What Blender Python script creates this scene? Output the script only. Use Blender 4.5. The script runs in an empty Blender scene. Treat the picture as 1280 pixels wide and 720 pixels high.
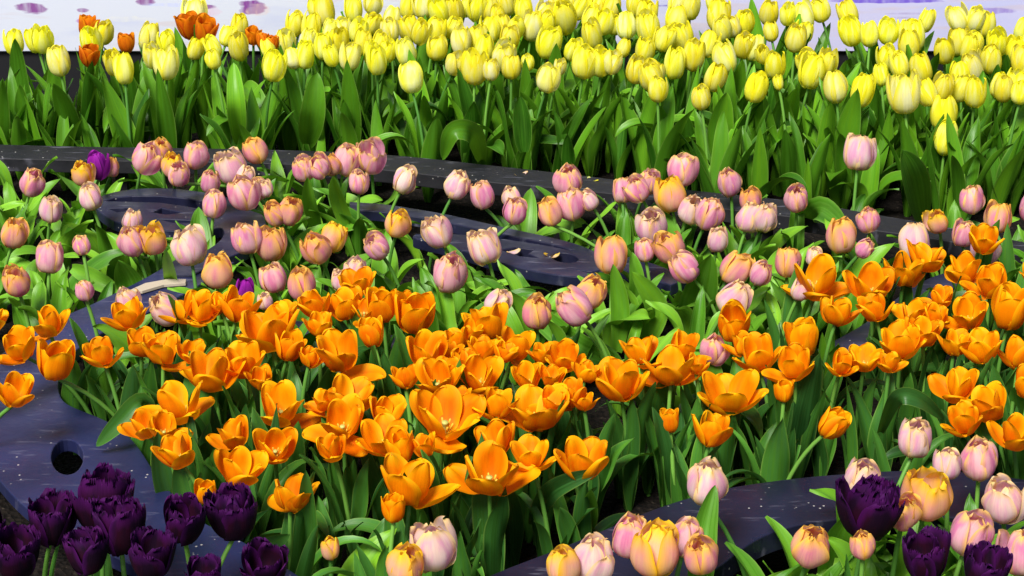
import bpy, math, random
from mathutils import Vector, Matrix, Euler
R = math.radians
rnd = random.Random(7)
C = bpy.context.scene.collection
S = bpy.context.scene

# ------------------------------------------------------------------ camera, sky, sun, exposure
CAM_H, PITCH, LENS = 1.56, 23.0, 70.3
cam_d = bpy.data.cameras.new('camera'); cam = bpy.data.objects.new('camera', cam_d); C.objects.link(cam)
cam.location = (0, 0, CAM_H); cam.rotation_euler = (R(90 - PITCH), 0, 0)
cam_d.lens = LENS; cam_d.sensor_width = 36; cam_d.clip_start = 0.02; cam_d.clip_end = 500
S.camera = cam
w = bpy.data.worlds.new('World'); S.world = w; w.use_nodes = True
nt = w.node_tree; bg = nt.nodes['Background']
sky = nt.nodes.new('ShaderNodeTexSky'); sky.sky_type = 'NISHITA'; sky.sun_disc = False
SUN_EL, SUN_ROT = 52.0, 205.0            # rotation clockwise from +Y: behind the viewer, a little to the left
sky.sun_elevation = R(SUN_EL); sky.sun_rotation = R(SUN_ROT)
sky.air_density = 1.0; sky.dust_density = 2.0
nt.links.new(sky.outputs[0], bg.inputs[0]); bg.inputs[1].default_value = 0.062
sl = bpy.data.lights.new('sun', 'SUN'); so = bpy.data.objects.new('sun', sl); C.objects.link(so)
sl.energy = 4.3; sl.angle = R(20); sl.color = (1.0, 0.965, 0.92)
sd = Vector((math.sin(R(SUN_ROT)) * math.cos(R(SUN_EL)), math.cos(R(SUN_ROT)) * math.cos(R(SUN_EL)), math.sin(R(SUN_EL))))
so.rotation_euler = sd.to_track_quat('Z', 'Y').to_euler(); so.location = sd * 10
vs = S.view_settings; vs.view_transform = 'Standard'; vs.look = 'None'; vs.gamma = 1; vs.use_curve_mapping = False
vs.exposure = 0.6
S.render.engine = 'CYCLES'
S.cycles.max_bounces = 6; S.cycles.transparent_max_bounces = 4

F = LENS / 36 * 1280
cp, sp = math.cos(R(PITCH)), math.sin(R(PITCH))
def at(px, py, z):
    """photo position -> the place in the bed at height z"""
    u, v = (px - 640) / F, (py - 360) / F
    d = Vector((u, cp - v * sp, -sp - v * cp))
    return Vector((0, 0, CAM_H)) + d * ((z - CAM_H) / d.z)
def ppm(p):
    return F / (p.y * cp + (CAM_H - p.z) * sp)

# ------------------------------------------------------------------ materials
def mat(name, rough=0.5, spec=0.4):
    m = bpy.data.materials.new(name); m.use_nodes = True
    t = m.node_tree; b = t.nodes['Principled BSDF']
    b.inputs['Roughness'].default_value = rough; b.inputs['Specular IOR Level'].default_value = spec
    return m, t, b
def N(t, kind, **kw):
    n = t.nodes.new(kind)
    for k, v in kw.items(): setattr(n, k, v)
    return n
def ramp(t, fac, stops):
    r = N(t, 'ShaderNodeValToRGB'); e = r.color_ramp.elements
    while len(e) < len(stops): e.new(0.5)
    for i, (p, c) in enumerate(stops):
        e[i].position = p; e[i].color = (*c, 1) if len(c) == 3 else c
    t.links.new(fac, r.inputs[0]); return r.outputs[0]
def mixc(t, fac, a, b, mode='MIX'):
    n = N(t, 'ShaderNodeMix', data_type='RGBA', blend_type=mode)
    for s, v in ((n.inputs[0], fac), (n.inputs[6], a), (n.inputs[7], b)):
        if isinstance(v, (int, float)): s.default_value = v
        elif isinstance(v, tuple): s.default_value = (*v, 1)
        else: t.links.new(v, s)
    return n.outputs[2]
def mth(t, op, a, b=None):
    n = N(t, 'ShaderNodeMath', operation=op)
    for s, v in ((n.inputs[0], a), (n.inputs[1], b)):
        if v is None: continue
        if isinstance(v, (int, float)): s.default_value = v
        else: t.links.new(v, s)
    return n.outputs[0]
def uvst(t):
    uv = N(t, 'ShaderNodeUVMap'); sep = N(t, 'ShaderNodeSeparateXYZ'); t.links.new(uv.outputs[0], sep.inputs[0])
    return uv.outputs[0], sep.outputs[0], sep.outputs[1]        # u across (0..1), v along (0 base .. 1 tip)
def translucent(t, b, col, amount):
    out = t.nodes['Material Output']; tr = N(t, 'ShaderNodeBsdfTranslucent'); mx = N(t, 'ShaderNodeMixShader')
    mx.inputs[0].default_value = amount
    t.links.new(col, tr.inputs[0]); t.links.new(b.outputs[0], mx.inputs[1]); t.links.new(tr.outputs[0], mx.inputs[2])
    t.links.new(mx.outputs[0], out.inputs[0])
def streaks(t, uv, sx, sy, detail=3):
    mp = N(t, 'ShaderNodeMapping'); mp.inputs['Scale'].default_value = (sx, sy, 1); t.links.new(uv, mp.inputs[0])
    oi = N(t, 'ShaderNodeObjectInfo'); of = mth(t, 'MULTIPLY', oi.outputs['Random'], 37.0)
    no = N(t, 'ShaderNodeTexNoise', noise_dimensions='4D'); no.inputs['Scale'].default_value = 1; no.inputs['Detail'].default_value = detail
    t.links.new(mp.outputs[0], no.inputs['Vector']); t.links.new(of, no.inputs['W'])
    return no.outputs['Fac'], oi.outputs['Random']
def petal_mat(name, along, edge, edge_amt, blotch, blotch_amt, tr=0.45, rough=0.45, edge_from=0.55, tip_from=0.8):
    """along: colours base to tip; edge: colour of the rim and tip; blotch: flushes running up the petal"""
    m, t, b = mat(name, rough + .12, 0.12)
    uv, u, v = uvst(t)
    c = ramp(t, v, along)
    st, rn = streaks(t, uv, 4, 1.5)
    bl = ramp(t, st, [(0.42, (0, 0, 0)), (0.60, (1, 1, 1))])
    c = mixc(t, mth(t, 'MULTIPLY', bl, blotch_amt), c, blotch)
    side = mth(t, 'ABSOLUTE', mth(t, 'SUBTRACT', mth(t, 'MULTIPLY', u, 2), 1))
    wob = mth(t, 'MULTIPLY', mth(t, 'SUBTRACT', st, 0.5), 0.5)
    e1 = ramp(t, mth(t, 'ADD', side, wob), [(edge_from, (0, 0, 0)), (1.0, (1, 1, 1))])
    e2 = ramp(t, mth(t, 'ADD', v, wob), [(tip_from, (0, 0, 0)), (1.0, (1, 1, 1))])
    e = mth(t, 'MULTIPLY', mth(t, 'MAXIMUM', e1, e2), edge_amt)
    c = mixc(t, e, c, edge)
    fine, _ = streaks(t, uv, 38, 1.2, 2)
    hs = N(t, 'ShaderNodeHueSaturation'); t.links.new(c, hs.inputs['Color'])
    t.links.new(mth(t, 'ADD', mth(t, 'MULTIPLY', fine, 0.3), mth(t, 'ADD', mth(t, 'MULTIPLY', rn, 0.18), 0.76)), hs.inputs['Value'])
    t.links.new(mth(t, 'ADD', mth(t, 'MULTIPLY', rn, 0.016), 0.492), hs.inputs['Hue'])
    t.links.new(hs.outputs[0], b.inputs['Base Color'])
    bp = N(t, 'ShaderNodeBump'); bp.inputs['Strength'].default_value = 0.25; bp.inputs['Distance'].default_value = 0.002
    t.links.new(fine, bp.inputs['Height']); t.links.new(bp.outputs[0], b.inputs['Normal'])
    translucent(t, b, hs.outputs[0], tr)
    return m
M = {}
M['yellow'] = petal_mat('yellow_petal', [(0, (.58, .66, .08)), (.3, (.84, .82, .06)), (1, (.88, .82, .012))], (.90, .80, .002), .9, (.88, .89, .32), .75, edge_from=.45)
M['yellow_pale'] = petal_mat('pale_yellow_petal', [(0, (.66, .74, .16)), (.35, (.88, .88, .28)), (1, (.89, .84, .05))], (.90, .81, .006), .9, (.91, .91, .58), .8, edge_from=.5)
M['pink'] = petal_mat('pink_petal', [(0, (.62, .60, .08)), (.2, (.84, .60, .48)), (.55, (.85, .49, .56)), (1, (.86, .50, .46))], (.90, .60, .16), .95, (.70, .20, .42), .85, edge_from=.72, tip_from=.84)
M['apricot'] = petal_mat('apricot_petal', [(0, (.64, .58, .08)), (.25, (.84, .54, .34)), (.7, (.82, .44, .28)), (1, (.86, .42, .05))], (.90, .55, .08), .95, (.72, .24, .38), .85, edge_from=.55, tip_from=.76)
M['pale'] = petal_mat('pale_pink_petal', [(0, (.70, .72, .08)), (.2, (.84, .76, .34)), (.45, (.85, .68, .66)), (1, (.85, .62, .46))], (.90, .66, .22), .9, (.78, .36, .56), .85, edge_from=.72, tip_from=.84)
M['flushed'] = petal_mat('yellow_flushed_petal', [(0, (.66, .60, .08)), (.3, (.85, .58, .32)), (.7, (.84, .48, .28)), (1, (.90, .55, .05))], (.91, .57, .02), 1., (.80, .32, .36), .7, edge_from=.4, tip_from=.64)
M['magenta'] = petal_mat('magenta_petal', [(0, (.30, .05, .30)), (1, (.36, .012, .38))], (.5, .03, .5), .6, (.18, .005, .22), .8)
M['orange'] = petal_mat('orange_petal', [(0, (.80, .40, .004)), (.3, (.82, .23, .0)), (.75, (.87, .27, .0)), (1, (.91, .37, .001))], (.93, .43, .002), .95, (.79, .175, .0), .7, tr=.34, edge_from=.5, tip_from=.75)
M['rust'] = petal_mat('rust_orange_petal', [(0, (.60, .20, .01)), (.4, (.66, .15, .004)), (1, (.80, .22, .004))], (.86, .30, .005), .8, (.46, .075, .004), .8)
M['purple'] = petal_mat('dark_purple_petal', [(0, (.30, .24, .26)), (.06, (.022, .003, .018)), (.5, (.007, .0006, .006)), (1, (.010, .0008, .014))], (.06, .003, .085), .7, (.020, .0006, .009), .8, tr=.10, rough=.6, edge_from=.7, tip_from=.72)

def leaf_mat(name, dark, light, vein, rough=.42):
    m, t, b = mat(name, rough, 0.35)
    uv, u, v = uvst(t)
    st, rn = streaks(t, uv, 17, .7, 2)
    bl, _ = streaks(t, uv, 2.5, 2.5, 3)
    c = mixc(t, rn, dark, light)
    c = mixc(t, mth(t, 'MULTIPLY', ramp(t, st, [(.4, (0, 0, 0)), (.62, (1, 1, 1))]), .65), c, vein)
    side = mth(t, 'ABSOLUTE', mth(t, 'SUBTRACT', mth(t, 'MULTIPLY', u, 2), 1))
    c = mixc(t, mth(t, 'MULTIPLY', ramp(t, side, [(.90, (0, 0, 0)), (1, (1, 1, 1))]), .55), c, (.22, .36, .06))
    tip = ramp(t, mth(t, 'ADD', v, mth(t, 'MULTIPLY', bl, .06)), [(1.0, (0, 0, 0)), (1.03, (.8, .8, .8))])
    c = mixc(t, tip, c, (.38, .38, .12))
    hs = N(t, 'ShaderNodeHueSaturation'); t.links.new(c, hs.inputs['Color'])
    t.links.new(mth(t, 'ADD', mth(t, 'MULTIPLY', bl, 1.1), mth(t, 'ADD', mth(t, 'MULTIPLY', rn, .45), .25)), hs.inputs['Value'])
    t.links.new(hs.outputs[0], b.inputs['Base Color'])
    bp = N(t, 'ShaderNodeBump'); bp.inputs['Strength'].default_value = .3; bp.inputs['Distance'].default_value = .002
    t.links.new(st, bp.inputs['Height']); t.links.new(bp.outputs[0], b.inputs['Normal'])
    translucent(t, b, mixc(t, .6, hs.outputs[0], (.12, .28, .008)), .22)
    return m
M['leaf_yellow'] = leaf_mat('mid_green_leaf', (.020, .10, .003), (.135, .33, .010), (.07, .23, .014))
M['leaf_pink'] = leaf_mat('bright_green_leaf', (.04, .18, .006), (.19, .41, .016), (.12, .32, .03))
M['leaf_orange'] = leaf_mat('blue_green_leaf', (.011, .060, .009), (.075, .23, .018), (.04, .15, .03))
M['leaf_purple'] = M['leaf_orange']
def stem_mat():
    m, t, b = mat('green_stem', .45, .4)
    oi = N(t, 'ShaderNodeObjectInfo')
    t.links.new(mixc(t, oi.outputs['Random'], (.06, .19, .025), (.16, .36, .05)), b.inputs['Base Color'])
    return m
M['stem'] = stem_mat()
m, t, b = mat('pollen', .7); b.inputs['Base Color'].default_value = (.62, .42, .03, 1); M['pollen'] = m
m, t, b = mat('pistil_green', .5); b.inputs['Base Color'].default_value = (.40, .42, .10, 1); M['pistil'] = m

def soil_mat():
    m, t, b = mat('soil', .95, .15)
    g = N(t, 'ShaderNodeNewGeometry')
    n1 = N(t, 'ShaderNodeTexNoise'); n1.inputs['Scale'].default_value = 90; n1.inputs['Detail'].default_value = 6
    n2 = N(t, 'ShaderNodeTexVoronoi'); n2.inputs['Scale'].default_value = 110
    for n in (n1, n2): t.links.new(g.outputs['Position'], n.inputs['Vector'])
    t.links.new(ramp(t, n1.outputs['Fac'], [(.3, (.004, .003, .0025)), (.6, (.011, .008, .006)), (.75, (.045, .035, .026))]), b.inputs['Base Color'])
    bp = N(t, 'ShaderNodeBump'); bp.inputs['Strength'].default_value = 1; bp.inputs['Distance'].default_value = .01
    t.links.new(n2.outputs['Distance'], bp.inputs['Height']); t.links.new(bp.outputs[0], b.inputs['Normal'])
    return m
M['soil'] = soil_mat()
def board_mat(name, c0, c1, rough):
    """painted timber: dust specks, dried water marks, scratches"""
    m, t, b = mat(name, rough, .5)
    g = N(t, 'ShaderNodeNewGeometry'); P = g.outputs['Position']
    def noise(s, d, scale=None):
        n = N(t, 'ShaderNodeTexNoise'); n.inputs['Scale'].default_value = s; n.inputs['Detail'].default_value = d
        if scale:
            mp = N(t, 'ShaderNodeMapping'); mp.inputs['Scale'].default_value = scale; mp.inputs['Rotation'].default_value = (0, 0, .5)
            t.links.new(P, mp.inputs[0]); t.links.new(mp.outputs[0], n.inputs['Vector'])
        else: t.links.new(P, n.inputs['Vector'])
        return n.outputs['Fac']
    c = mixc(t, ramp(t, noise(9, 5), [(.35, (0, 0, 0)), (.7, (1, 1, 1))]), c0, c1)
    sw = ramp(t, noise(16, 6, (1, 5, 1)), [(.60, (0, 0, 0)), (.72, (1, 1, 1))])
    c = mixc(t, mth(t, 'MULTIPLY', sw, .16), c, (.40, .40, .5))
    vo = N(t, 'ShaderNodeTexVoronoi'); vo.inputs['Scale'].default_value = 75; t.links.new(P, vo.inputs['Vector'])
    sp_ = mth(t, 'MULTIPLY', ramp(t, vo.outputs['Distance'], [(.09, (1, 1, 1)), (.15, (0, 0, 0))]), ramp(t, noise(14, 2), [(.52, (0, 0, 0)), (.6, (1, 1, 1))]))
    c = mixc(t, mth(t, 'MULTIPLY', sp_, .75), c, (.5, .48, .44))
    t.links.new(c, b.inputs['Base Color'])
    t.links.new(ramp(t, noise(22, 4), [(.3, (rough - .1,) * 3), (.7, (rough + .18,) * 3)]), b.inputs['Roughness'])
    bp = N(t, 'ShaderNodeBump'); bp.inputs['Strength'].default_value = .12; bp.inputs['Distance'].default_value = .003
    t.links.new(noise(120, 4), bp.inputs['Height']); t.links.new(bp.outputs[0], b.inputs['Normal'])
    return m
M['board'] = board_mat('sky_tinted_black_board', (.006, .0065, .020), (.013, .015, .044), .38)  # black-painted boards; the bluish sky reflection is put into the base colour
M['board_black'] = board_mat('black_painted_board', (.003, .003, .005), (.006, .006, .010), .62)
M['board_faint_sky'] = board_mat('faint_sky_tinted_board', (.006, .006, .018), (.012, .012, .034), .36)  # same black boards with a fainter sky sheen mixed into the colour
M['board_strong_sky'] = board_mat('strong_sky_tinted_board', (.010, .0125, .048), (.018, .023, .084), .4)  # strongest tint: sky mirrored in the tail, painted as its colour
m, t, b = mat('raw_cut_edge', .8); b.inputs['Base Color'].default_value = (.42, .36, .27, 1); M['raw'] = m
m, t, b = mat('gap_and_post_black', .6); b.inputs['Base Color'].default_value = (.006, .006, .008, 1); M['gap_black'] = m  # flat black for the dark gap under the panel, also for the posts

# ------------------------------------------------------------------ object helpers
def new_mesh(name, verts, faces, uvs=None, material=None, smooth=True):
    me = bpy.data.meshes.new(name); me.from_pydata([tuple(v) for v in verts], [], faces)
    if uvs:
        ul = me.uv_layers.new(name='UVMap')
        for l in me.loops: ul.data[l.index].uv = uvs[l.vertex_index]
    if smooth: me.polygons.foreach_set('use_smooth', [True] * len(me.polygons))
    if material: me.materials.append(material)
    me.update(); return me
def obj(name, me, parent=None, loc=None):
    o = bpy.data.objects.new(name, me); C.objects.link(o)
    if parent: o.parent = parent
    if loc is not None: o.location = loc
    return o
def tag(o, label=None, cat=None, group=None, kind=None):
    if label: o['label'] = label
    if cat: o['category'] = cat
    if group: o['group'] = group
    if kind: o['kind'] = kind
    return o
def box_mesh(name, lo, hi, material, bev=0):
    import bmesh
    bm = bmesh.new(); bmesh.ops.create_cube(bm, size=1)
    for v in bm.verts:
        v.co = Vector([(lo[i] + hi[i]) / 2 + v.co[i] * (hi[i] - lo[i]) for i in range(3)])
    if bev: bmesh.ops.bevel(bm, geom=bm.edges[:], offset=bev, segments=2, affect='EDGES')
    me = bpy.data.meshes.new(name); bm.to_mesh(me); bm.free(); me.materials.append(material); return me
def spline(pts, n, closed=False):
    out = []; k = len(pts)
    rng = range(k if closed else k - 1)
    for i in rng:
        g = lambda j: pts[j % k] if closed else pts[max(0, min(k - 1, j))]
        p0, p1, p2, p3 = g(i - 1), g(i), g(i + 1), g(i + 2)
        for q in range(n):
            s = q / n
            out.append(tuple(.5 * (2 * b + (c - a) * s + (2 * a - 5 * b + 4 * c - d) * s * s + (3 * b - a - 3 * c + d) * s ** 3) for a, b, c, d in zip(p0, p1, p2, p3)))
    if not closed: out.append(tuple(pts[-1]))
    return out

# ------------------------------------------------------------------ ground
gn = 150
gv, gf = [], []
from mathutils import noise as mn
for j in range(gn + 1):
    for i in range(gn + 1):
        x = -3 + 6 * i / gn; y = 1.9 + 3.4 * j / gn
        gv.append((x, y, .012 * mn.noise(Vector((x * 14, y * 14, 0))) + .006 * mn.noise(Vector((x * 45, y * 45, 3)))))
for j in range(gn):
    for i in range(gn):
        a = j * (gn + 1) + i; gf.append((a, a + 1, a + gn + 2, a + gn + 1))
tag(obj('soil', new_mesh('soil', gv, gf, None, M['soil'])), kind='structure')
m, t, b = mat('paving', .85, .3)
nz = N(t, 'ShaderNodeTexNoise'); nz.inputs['Scale'].default_value = 40; nz.inputs['Detail'].default_value = 5
t.links.new(ramp(t, nz.outputs['Fac'], [(.3, (.09, .09, .088)), (.7, (.16, .155, .15))]), b.inputs['Base Color'])
tag(obj('ground', new_mesh('ground', [(-90, -90, -.03), (90, -90, -.03), (90, 90, -.03), (-90, 90, -.03)], [(0, 1, 2, 3)], None, m, False)), kind='structure')

# ------------------------------------------------------------------ painted backdrop panel behind the bed
PY = 4.92
PZ0 = CAM_H - PY * math.tan(R(PITCH) + math.atan((65 - 360) / F))      # lower edge of the panel
def panel_mat():
    m, t, b = mat('painted_panel', .55, .3)
    g = N(t, 'ShaderNodeNewGeometry'); P = g.outputs['Position']
    sep = N(t, 'ShaderNodeSeparateXYZ'); t.links.new(P, sep.inputs[0])
    X, Z = sep.outputs[0], sep.outputs[2]
    def noise(scale, s=1, d=4):
        mp = N(t, 'ShaderNodeMapping'); mp.inputs['Scale'].default_value = scale; t.links.new(P, mp.inputs[0])
        n = N(t, 'ShaderNodeTexNoise'); n.inputs['Scale'].default_value = s; n.inputs['Detail'].default_value = d
        t.links.new(mp.outputs[0], n.inputs['Vector']); return n.outputs['Fac']
    side = ramp(t, mth(t, 'ADD', mth(t, 'MULTIPLY', X, .4), .5), [(.35, (.56, .59, .68)), (.75, (.48, .47, .68))])
    wash = ramp(t, noise((3, 1, 14)), [(.50, (0, 0, 0)), (.66, (1, 1, 1))])
    c = mixc(t, mth(t, 'MULTIPLY', wash, .45), side, (.38, .42, .66))
    wash2 = ramp(t, noise((2.2, 1, 22), 1.7), [(.56, (0, 0, 0)), (.66, (1, 1, 1))])
    c = mixc(t, mth(t, 'MULTIPLY', wash2, .4), c, (.52, .42, .42))
    dn = mth(t, 'SUBTRACT', noise((18, 1, 60), 1, 6), .5); dn2 = mth(t, 'SUBTRACT', noise((60, 1, 16)), .5)
    def blot(px, py, w_, h_, col, amt):
        nonlocal c
        k = None
        v, uu = (py - 360) / F, (px - 640) / F
        d = Vector((uu, cp - v * sp, -sp - v * cp)); q = Vector((0, 0, CAM_H)) + d * (PY / d.y)
        s = ppm(q)
        dx = mth(t, 'DIVIDE', mth(t, 'SUBTRACT', X, q.x), w_ / 2 / s); dz = mth(t, 'DIVIDE', mth(t, 'SUBTRACT', Z, q.z), h_ / 2 / s / .95)
        r_ = mth(t, 'ADD', mth(t, 'ADD', mth(t, 'MULTIPLY', dx, dx), mth(t, 'MULTIPLY', dz, dz)), mth(t, 'MULTIPLY', dn, 2.6))
        k = ramp(t, r_, [(.55, (1, 1, 1)), (1.0, (0, 0, 0))])
        k = mth(t, 'MULTIPLY', k, mth(t, 'ADD', mth(t, 'MULTIPLY', dn2, 1.5), amt))
        kk = N(t, 'ShaderNodeClamp'); t.links.new(k, kk.inputs[0])
        c = mixc(t, kk.outputs[0], c, col)
    pu = (.22, .07, .26)
    for a in ((182, 2, 26, 11, pu, .8), (103, 13, 18, 6, pu, .7), (106, 26, 24, 9, (.40, .18, .45), .7), (258, 9, 26, 7, pu, .8), (266, 15, 24, 14, (.6, .42, .55), .5),
              (313, 9, 40, 17, (.20, .05, .26), .95), (322, 12, 34, 16, (.62, .48, .45), .35), (218, 6, 90, 5, (.45, .50, .80), .4), (160, 24, 70, 8, (.66, .66, .62), .4),
              (835, 7, 90, 2.5, (.22, .20, .5), .8), (1110, 1, 170, 6, (.16, .10, .55), .9), (905, 22, 60, 7, (.60, .48, .62), .5), (1135, 17, 70, 3, (.38, .34, .55), .6),
              (1125, 22, 50, 2.5, (.40, .36, .55), .6), (990, 8, 110, 5, (.42, .38, .75), .5), (1125, 34, 26, 3, (.40, .28, .40), .6), (40, 10, 40, 16, pu, .8), (1240, 14, 60, 9, (.25, .18, .5), .7)):
        blot(*a)
    t.links.new(c, b.inputs['Base Color'])
    return m
bd = tag(obj('painted_backdrop', None, loc=(0, PY, 0)), 'long white backdrop panel with loose purple and blue brush marks behind the yellow tulips', 'backdrop')
obj('panel', box_mesh('panel', (-3.2, 0, PZ0), (3.2, .03, 1.1), panel_mat(), .003), bd)
obj('gap_black', box_mesh('gap_black', (-3.2, .012, -.02), (3.2, .09, PZ0 - .003), M['gap_black'], .003), bd)  # black box standing in for the dark gap below the panel

# ------------------------------------------------------------------ scroll boards lying over the bed
BZ = .13
BOARDS = []                        # outlines in plan, for keeping stems and leaves clear of the timber
def plate(name, loops, material, parent, z=BZ, thick=.022, bev=.0018):
    cu = bpy.data.curves.new(name, 'CURVE'); cu.dimensions = '2D'; cu.fill_mode = 'BOTH'
    cu.extrude = thick / 2 - bev; cu.bevel_depth = bev; cu.bevel_resolution = 1; cu.offset = -bev
    for lp in loops:
        s = cu.splines.new('POLY'); s.points.add(len(lp) - 1); s.use_cyclic_u = True
        for p, q in zip(s.points, lp): p.co = (q[0], q[1], 0, 1)
    tmp = bpy.data.objects.new('tmp', cu); C.objects.link(tmp)
    bpy.context.view_layer.update()
    me = bpy.data.meshes.new_from_object(tmp.evaluated_get(bpy.context.evaluated_depsgraph_get()))
    bpy.data.objects.remove(tmp); bpy.data.curves.remove(cu)
    me.name = name; me.materials.clear(); me.materials.append(material)
    me.polygons.foreach_set('use_smooth', [False] * len(me.polygons))
    BOARDS.append([(p[0], p[1]) for p in loops[0]])
    return obj(name, me, parent, (0, 0, z - thick / 2))
def W(pts, z=BZ): return [(lambda q: (q.x, q.y))(at(a, b_, z)) for a, b_ in pts]
def band(pts, z=BZ, n=8):
    """centre line in photo positions with width in mm -> outline in plan"""
    c = [(*at(a, b_, z).xy, w_ / 2000) for a, b_, w_ in pts]
    c = spline(c, n)
    Lf, Rt = [], []
    for i, (x, y, h) in enumerate(c):
        a, b_ = c[max(0, i - 1)], c[min(len(c) - 1, i + 1)]
        d = Vector((b_[0] - a[0], b_[1] - a[1])).normalized()
        Lf.append((x - d.y * h, y + d.x * h)); Rt.append((x + d.y * h, y - d.x * h))
    return Lf + Rt[::-1]
def ell(cx, cy, rx, ry, n=24, z=BZ, rot=0):
    p = []
    for i in range(n):
        a = 2 * math.pi * i / n; x, y = rx * math.cos(a), ry * math.sin(a)
        p.append((cx + x * math.cos(rot) - y * math.sin(rot), cy + x * math.sin(rot) + y * math.cos(rot)))
    return W(p, z)
def posts(parent, pts, z=BZ, thick=.022):
    for (a, b_) in pts:
        q = at(a, b_, z)
        me = box_mesh('support_post', (q.x - .012, q.y - .012, -.03), (q.x + .012, q.y + .012, z - thick - .0005), M['gap_black'])
        obj('support_post', me, parent)
def scroll(name, label): return tag(obj(name, None), label, 'garden board', 'painted scroll boards laid over the tulip bed')

s1 = scroll('scroll_board', 'long thin black board curving across the foot of the yellow tulips')
up = spline([(-80, 178), (100, 183), (340, 187), (480, 193), (600, 205), (750, 222), (850, 236), (1000, 252), (1090, 267), (1180, 283), (1360, 318)], 5)
lo = spline([(1360, 338), (1180, 300), (1090, 287), (1000, 272), (850, 254), (750, 240), (600, 226), (480, 212), (340, 204), (100, 200), (-80, 196)], 5)
plate('board', [W(up + lo)], M['board_black'], s1, thick=.03)
posts(s1, [(150, 192), (420, 200), (700, 225), (960, 258), (1150, 288)], thick=.03)

s2 = scroll('scroll_board', 'sky-tinted round volute board with triangular cutouts and a broad tail at the left')
# volute: outer turn, then the inner disc curls back inside it
vol = [(126, 266), (119, 257), (124, 247), (142, 240), (170, 236), (205, 235), (240, 238), (275, 244), (306, 254), (327, 267), (333, 283), (326, 298), (308, 312), (285, 322), (262, 333), (240, 344)]
vol_in = [(205, 345), (228, 328), (252, 316), (272, 303), (280, 292), (276, 285), (262, 287), (240, 289), (205, 288), (170, 284), (142, 276)]
slit = [(130, 251), (145, 247), (165, 245), (200, 245), (235, 248), (262, 254), (271, 261), (258, 262), (232, 257.5), (200, 253), (165, 252)]
plate('volute', [W(spline(vol, 4) + spline(vol_in, 4)), W(slit), W([(134, 260), (162, 259), (156, 264), (146, 265)]), W([(190, 265), (202, 260), (228, 265.5), (208, 268)]),
                 W([(196, 273), (240, 275), (252, 273), (247, 278), (215, 278)])], M['board'], s2)
plate('tail', [band([(262, 322, 110), (215, 352, 110), (150, 385, 110), (85, 415, 110), (35, 455, 120), (25, 510, 140), (72, 560, 215), (118, 615, 200), (190, 668, 150), (270, 705, 130), (360, 760, 120)], BZ - .004),
               ell(84, 571, 20, 22, z=BZ - .004)], M['board_strong_sky'], s2, z=BZ - .004)
ce = W([(160, 366), (182, 356), (210, 351), (233, 351), (232, 356), (205, 358), (178, 366)])
pe = plate('raw_edge', [ce], M['raw'], s2, z=BZ + .004, thick=.006, bev=.0008); BOARDS.pop()
posts(s2, [(310, 285), (215, 240), (150, 280), (110, 405), (120, 615)], BZ - .004)

s3 = scroll('scroll_board', 'sky-tinted hooked board with pierced round end in the middle of the pink tulips')
hk = spline([(437, 252), (480, 255), (520, 261), (560, 268), (600, 277), (650, 288), (700, 299), (735, 310), (754, 322), (760, 335), (750, 344), (720, 346), (680, 341), (640, 332), (600, 320), (560, 308), (520, 298), (517, 294)], 4) \
    + spline([(520, 292), (560, 292), (600, 295), (640, 300), (690, 308), (718, 314), (690, 305), (650, 297), (600, 287), (560, 278), (520, 271), (480, 265), (437, 262)], 4)
plate('board', [W(hk), W([(626, 312), (645, 309), (668, 312), (660, 317), (672, 322), (650, 320)]), ell(706, 322, 17, 6, rot=.12), W(spline([(722, 337), (740, 339), (757, 336), (740, 341)], 4, True))], M['board'], s3)
posts(s3, [(450, 258), (600, 283), (740, 335), (640, 322)])

s4 = scroll('scroll_board', 'broad dark sky-tinted board arching out of the bottom edge among pale pink tulips')
c_up = spline([(560, 745), (620, 716), (700, 685), (760, 660), (830, 632), (900, 612), (960, 602), (1010, 596), (1060, 592), (1130, 588), (1210, 590), (1300, 602)], 5)
c_lo = spline([(1300, 660), (1210, 648), (1130, 645), (1060, 648), (1000, 656), (960, 668), (930, 685), (900, 708), (850, 745), (800, 800)], 5)
plate('board', [W(c_up + c_lo)], M['board_faint_sky'], s4, thick=.034)
posts(s4, [(760, 690), (900, 640), (1060, 620), (1200, 620)], thick=.034)
s5 = scroll('scroll_board', 'narrow sky-tinted board glimpsed between stems under the orange tulips at right')
plate('board', [band([(1300, 330, 60), (1180, 352, 60), (1090, 415, 60), (985, 465, 60), (880, 482, 60)], .09)], M['board'], s5, z=.09)
posts(s5, [(1180, 352), (985, 465)], .09)
s6 = scroll('scroll_board', 'short sky-tinted board glimpsed under the orange tulips left of the middle')
plate('board', [band([(350, 405, 50), (410, 415, 55), (500, 428, 50)], .09)], M['board'], s6, z=.09)
posts(s6, [(410, 415)], .09)
s7 = scroll('scroll_board', 'stub of dark board beyond the pierced round end, half hidden by pink tulips')
plate('board', [band([(775, 326, 60), (812, 338, 62), (850, 352, 50)], BZ)], M['board'], s7)
posts(s7, [(812, 338)])

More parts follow.
